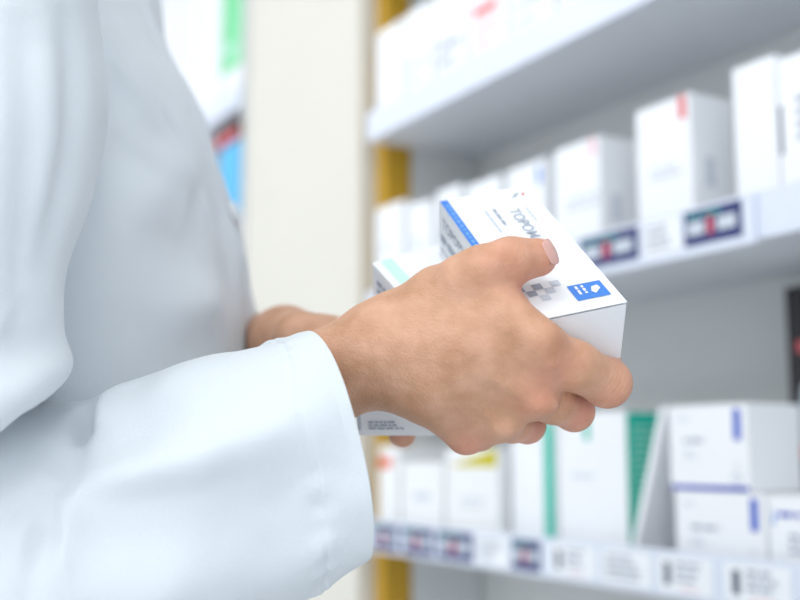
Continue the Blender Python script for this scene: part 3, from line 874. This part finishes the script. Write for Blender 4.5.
# upper shelf
G_T = 'cartons on the upper shelf'; zb = ZT + E
for (a, b, ty, lb, mk_) in ((377, 402, 33, 'white carton at the left end of the upper shelf', None), (405, 432, 14, 'white carton second from the left end of the upper shelf', 'pale'),
                            (435, 466, -4, 'white carton with grey print left of the pink-print one, upper shelf', 'grey'), (469, 508, -18, 'white carton with pink print on the upper shelf', 'pink'),
                            (511, 555, -45, 'white carton right of the pink-print one, upper shelf', 'pale'), (559, 612, -78, 'white carton near the top edge, upper shelf, above the shelf lip', 'pale'), (616, 690, -120, 'white carton at the top edge where the upper shelf leaves the picture', 'pink')):
    h = min(hz(a, ty, n0, zb), .15)
    o, f, r, w = place(a, b, 60, n0, .09, zb, h, lb, G_T, 'carton')
    if mk_:
        f.rects('carton_print', [(w * .12, h * .42, w * .70, h * .07), (w * .12, h * .28, w * .5, h * .06)], M[mk_], o)
        if mk_ == 'pink': f.rects('carton_print', [(w * .15, h * .58, w * .6, h * .10)], M['red' if a == 469 else 'pink'], o)
# dark carton at the right edge, back of the lower shelf
qa, _ = onplane(787, 340, NB - .055)
zt_ = onplane(790, 287, NB - .055)[1]
o, f, r, w = carton(qa, qa - .085, NB - .055, .05, ZL + E, zt_ - ZL - E, 'tall black carton with red and white print at right picture edge, back of lower shelf', G_L, 'black', name='display_box')
hh = zt_ - ZL
f.poly('printed_figure', [(.004, .13), (.030, .10), (.060, .13), (.058, .18), (.036, .205), (.016, .18)], M['pale'], o)
f.rects('printed_band', [(.003, .105, .05, .018), (.012, .215, .04, .012)], M['red'], o)
# second bay beyond the pier
G_F = 'goods on the shelves beyond the pier'
nb = D + .02
def far(pl, pr, z, ty, m, label, name='medicine_box', cat=None):
    h = hz(pl, ty, nb, z + E)
    o, f, r, w = place(pl, pr, 100, nb, .10, z + E, max(.05, h), label, G_F, m, name=name)
    return o, f, r, w
o, f, r, w = far(221, 241, CZ + .69, -3, 'carton', 'white carton with bright green upper half, beyond the pale pier')
hg = .22; f.rect('green_field', .002, .085, w - .004, hg - .02, M['lime'], o); f.rect('pale_band', w * .2, .12, w * .5, .02, M['mint'], o, .0006)
far(199, 218.5, CZ + .69, -5, 'carton', 'white carton left of the green-topped one beyond the pier')
far(179, 197.5, CZ + .69, -8, 'carton', 'white carton two left of the green-topped one beyond the pier')
far(158, 177.5, CZ + .69, -8, 'carton', 'white carton beside the collar on the far shelf beyond the pier')
o, f, r, w = far(221, 241, CZ + .445, 150, 'sky', 'bright blue carton beside the coat front beyond the pier')
hb = max(.05, hz(221, 150, nb, CZ + .445 + E))
o, f, r, w = place(216, 239, 100, nb, .09, CZ + .445 + 3 * E + hb, .040, 'dark brown carton with a red foot lying on the bright blue one', G_F, 'brown')
f.rect('red_foot', .002, .004, w - .004, .02, M['red'], o)
o, f, r, w = place(222, 241, 215, nb, .10, CZ + .14 + E, .23, 'pale blue-white carton below the bright blue one beyond the pier', G_F, 'carton2')
# ------------------------------------------------------------------ light
for k, (q, n_) in enumerate(((.2, -.35), (1.5, -.35), (2.8, -.35), (.2, -1.7), (1.5, -1.7), (2.8, -1.7), (-1.1, -.35), (-1.1, -1.7))):
    root = bpy.data.objects.new('ceiling_light', None); COL.objects.link(root); root.location = Vector(Q(q, n_, 2.749))
    tag(root, 'recessed ceiling light panel over the aisle, out of the picture', 'ceiling light', 'ceiling light panels')
    rbox('light_frame', q - .46, q + .46, n_ - .31, n_ + .31, 2.735, 2.749, M['frame'], root)
    rbox('diffuser', q - .44, q + .44, n_ - .29, n_ + .29, 2.727, 2.7345, M['lamp'], root)
w = bpy.data.worlds.new('daylight'); scene.world = w; w.use_nodes = True
w.node_tree.nodes['Background'].inputs[0].default_value = (.89, .945, 1, 1)
w.node_tree.nodes['Background'].inputs[1].default_value = 1.65

# ------------------------------------------------------------------ camera
cam = bpy.data.cameras.new('camera'); co = bpy.data.objects.new('camera', cam); COL.objects.link(co)
co.location = (0, 0, CZ); co.rotation_euler = (math.pi / 2 + TH, 0, 0)
cam.sensor_width = 36; cam.lens = F * 36 / 800; cam.clip_start = .01
cam.dof.use_dof = True; cam.dof.focus_distance = .505; cam.dof.aperture_fstop = 4.6
scene.camera = co
vs = scene.view_settings
vs.view_transform = 'Standard'; vs.look = 'None'; vs.gamma = 1; vs.use_curve_mapping = False; vs.exposure = -.43
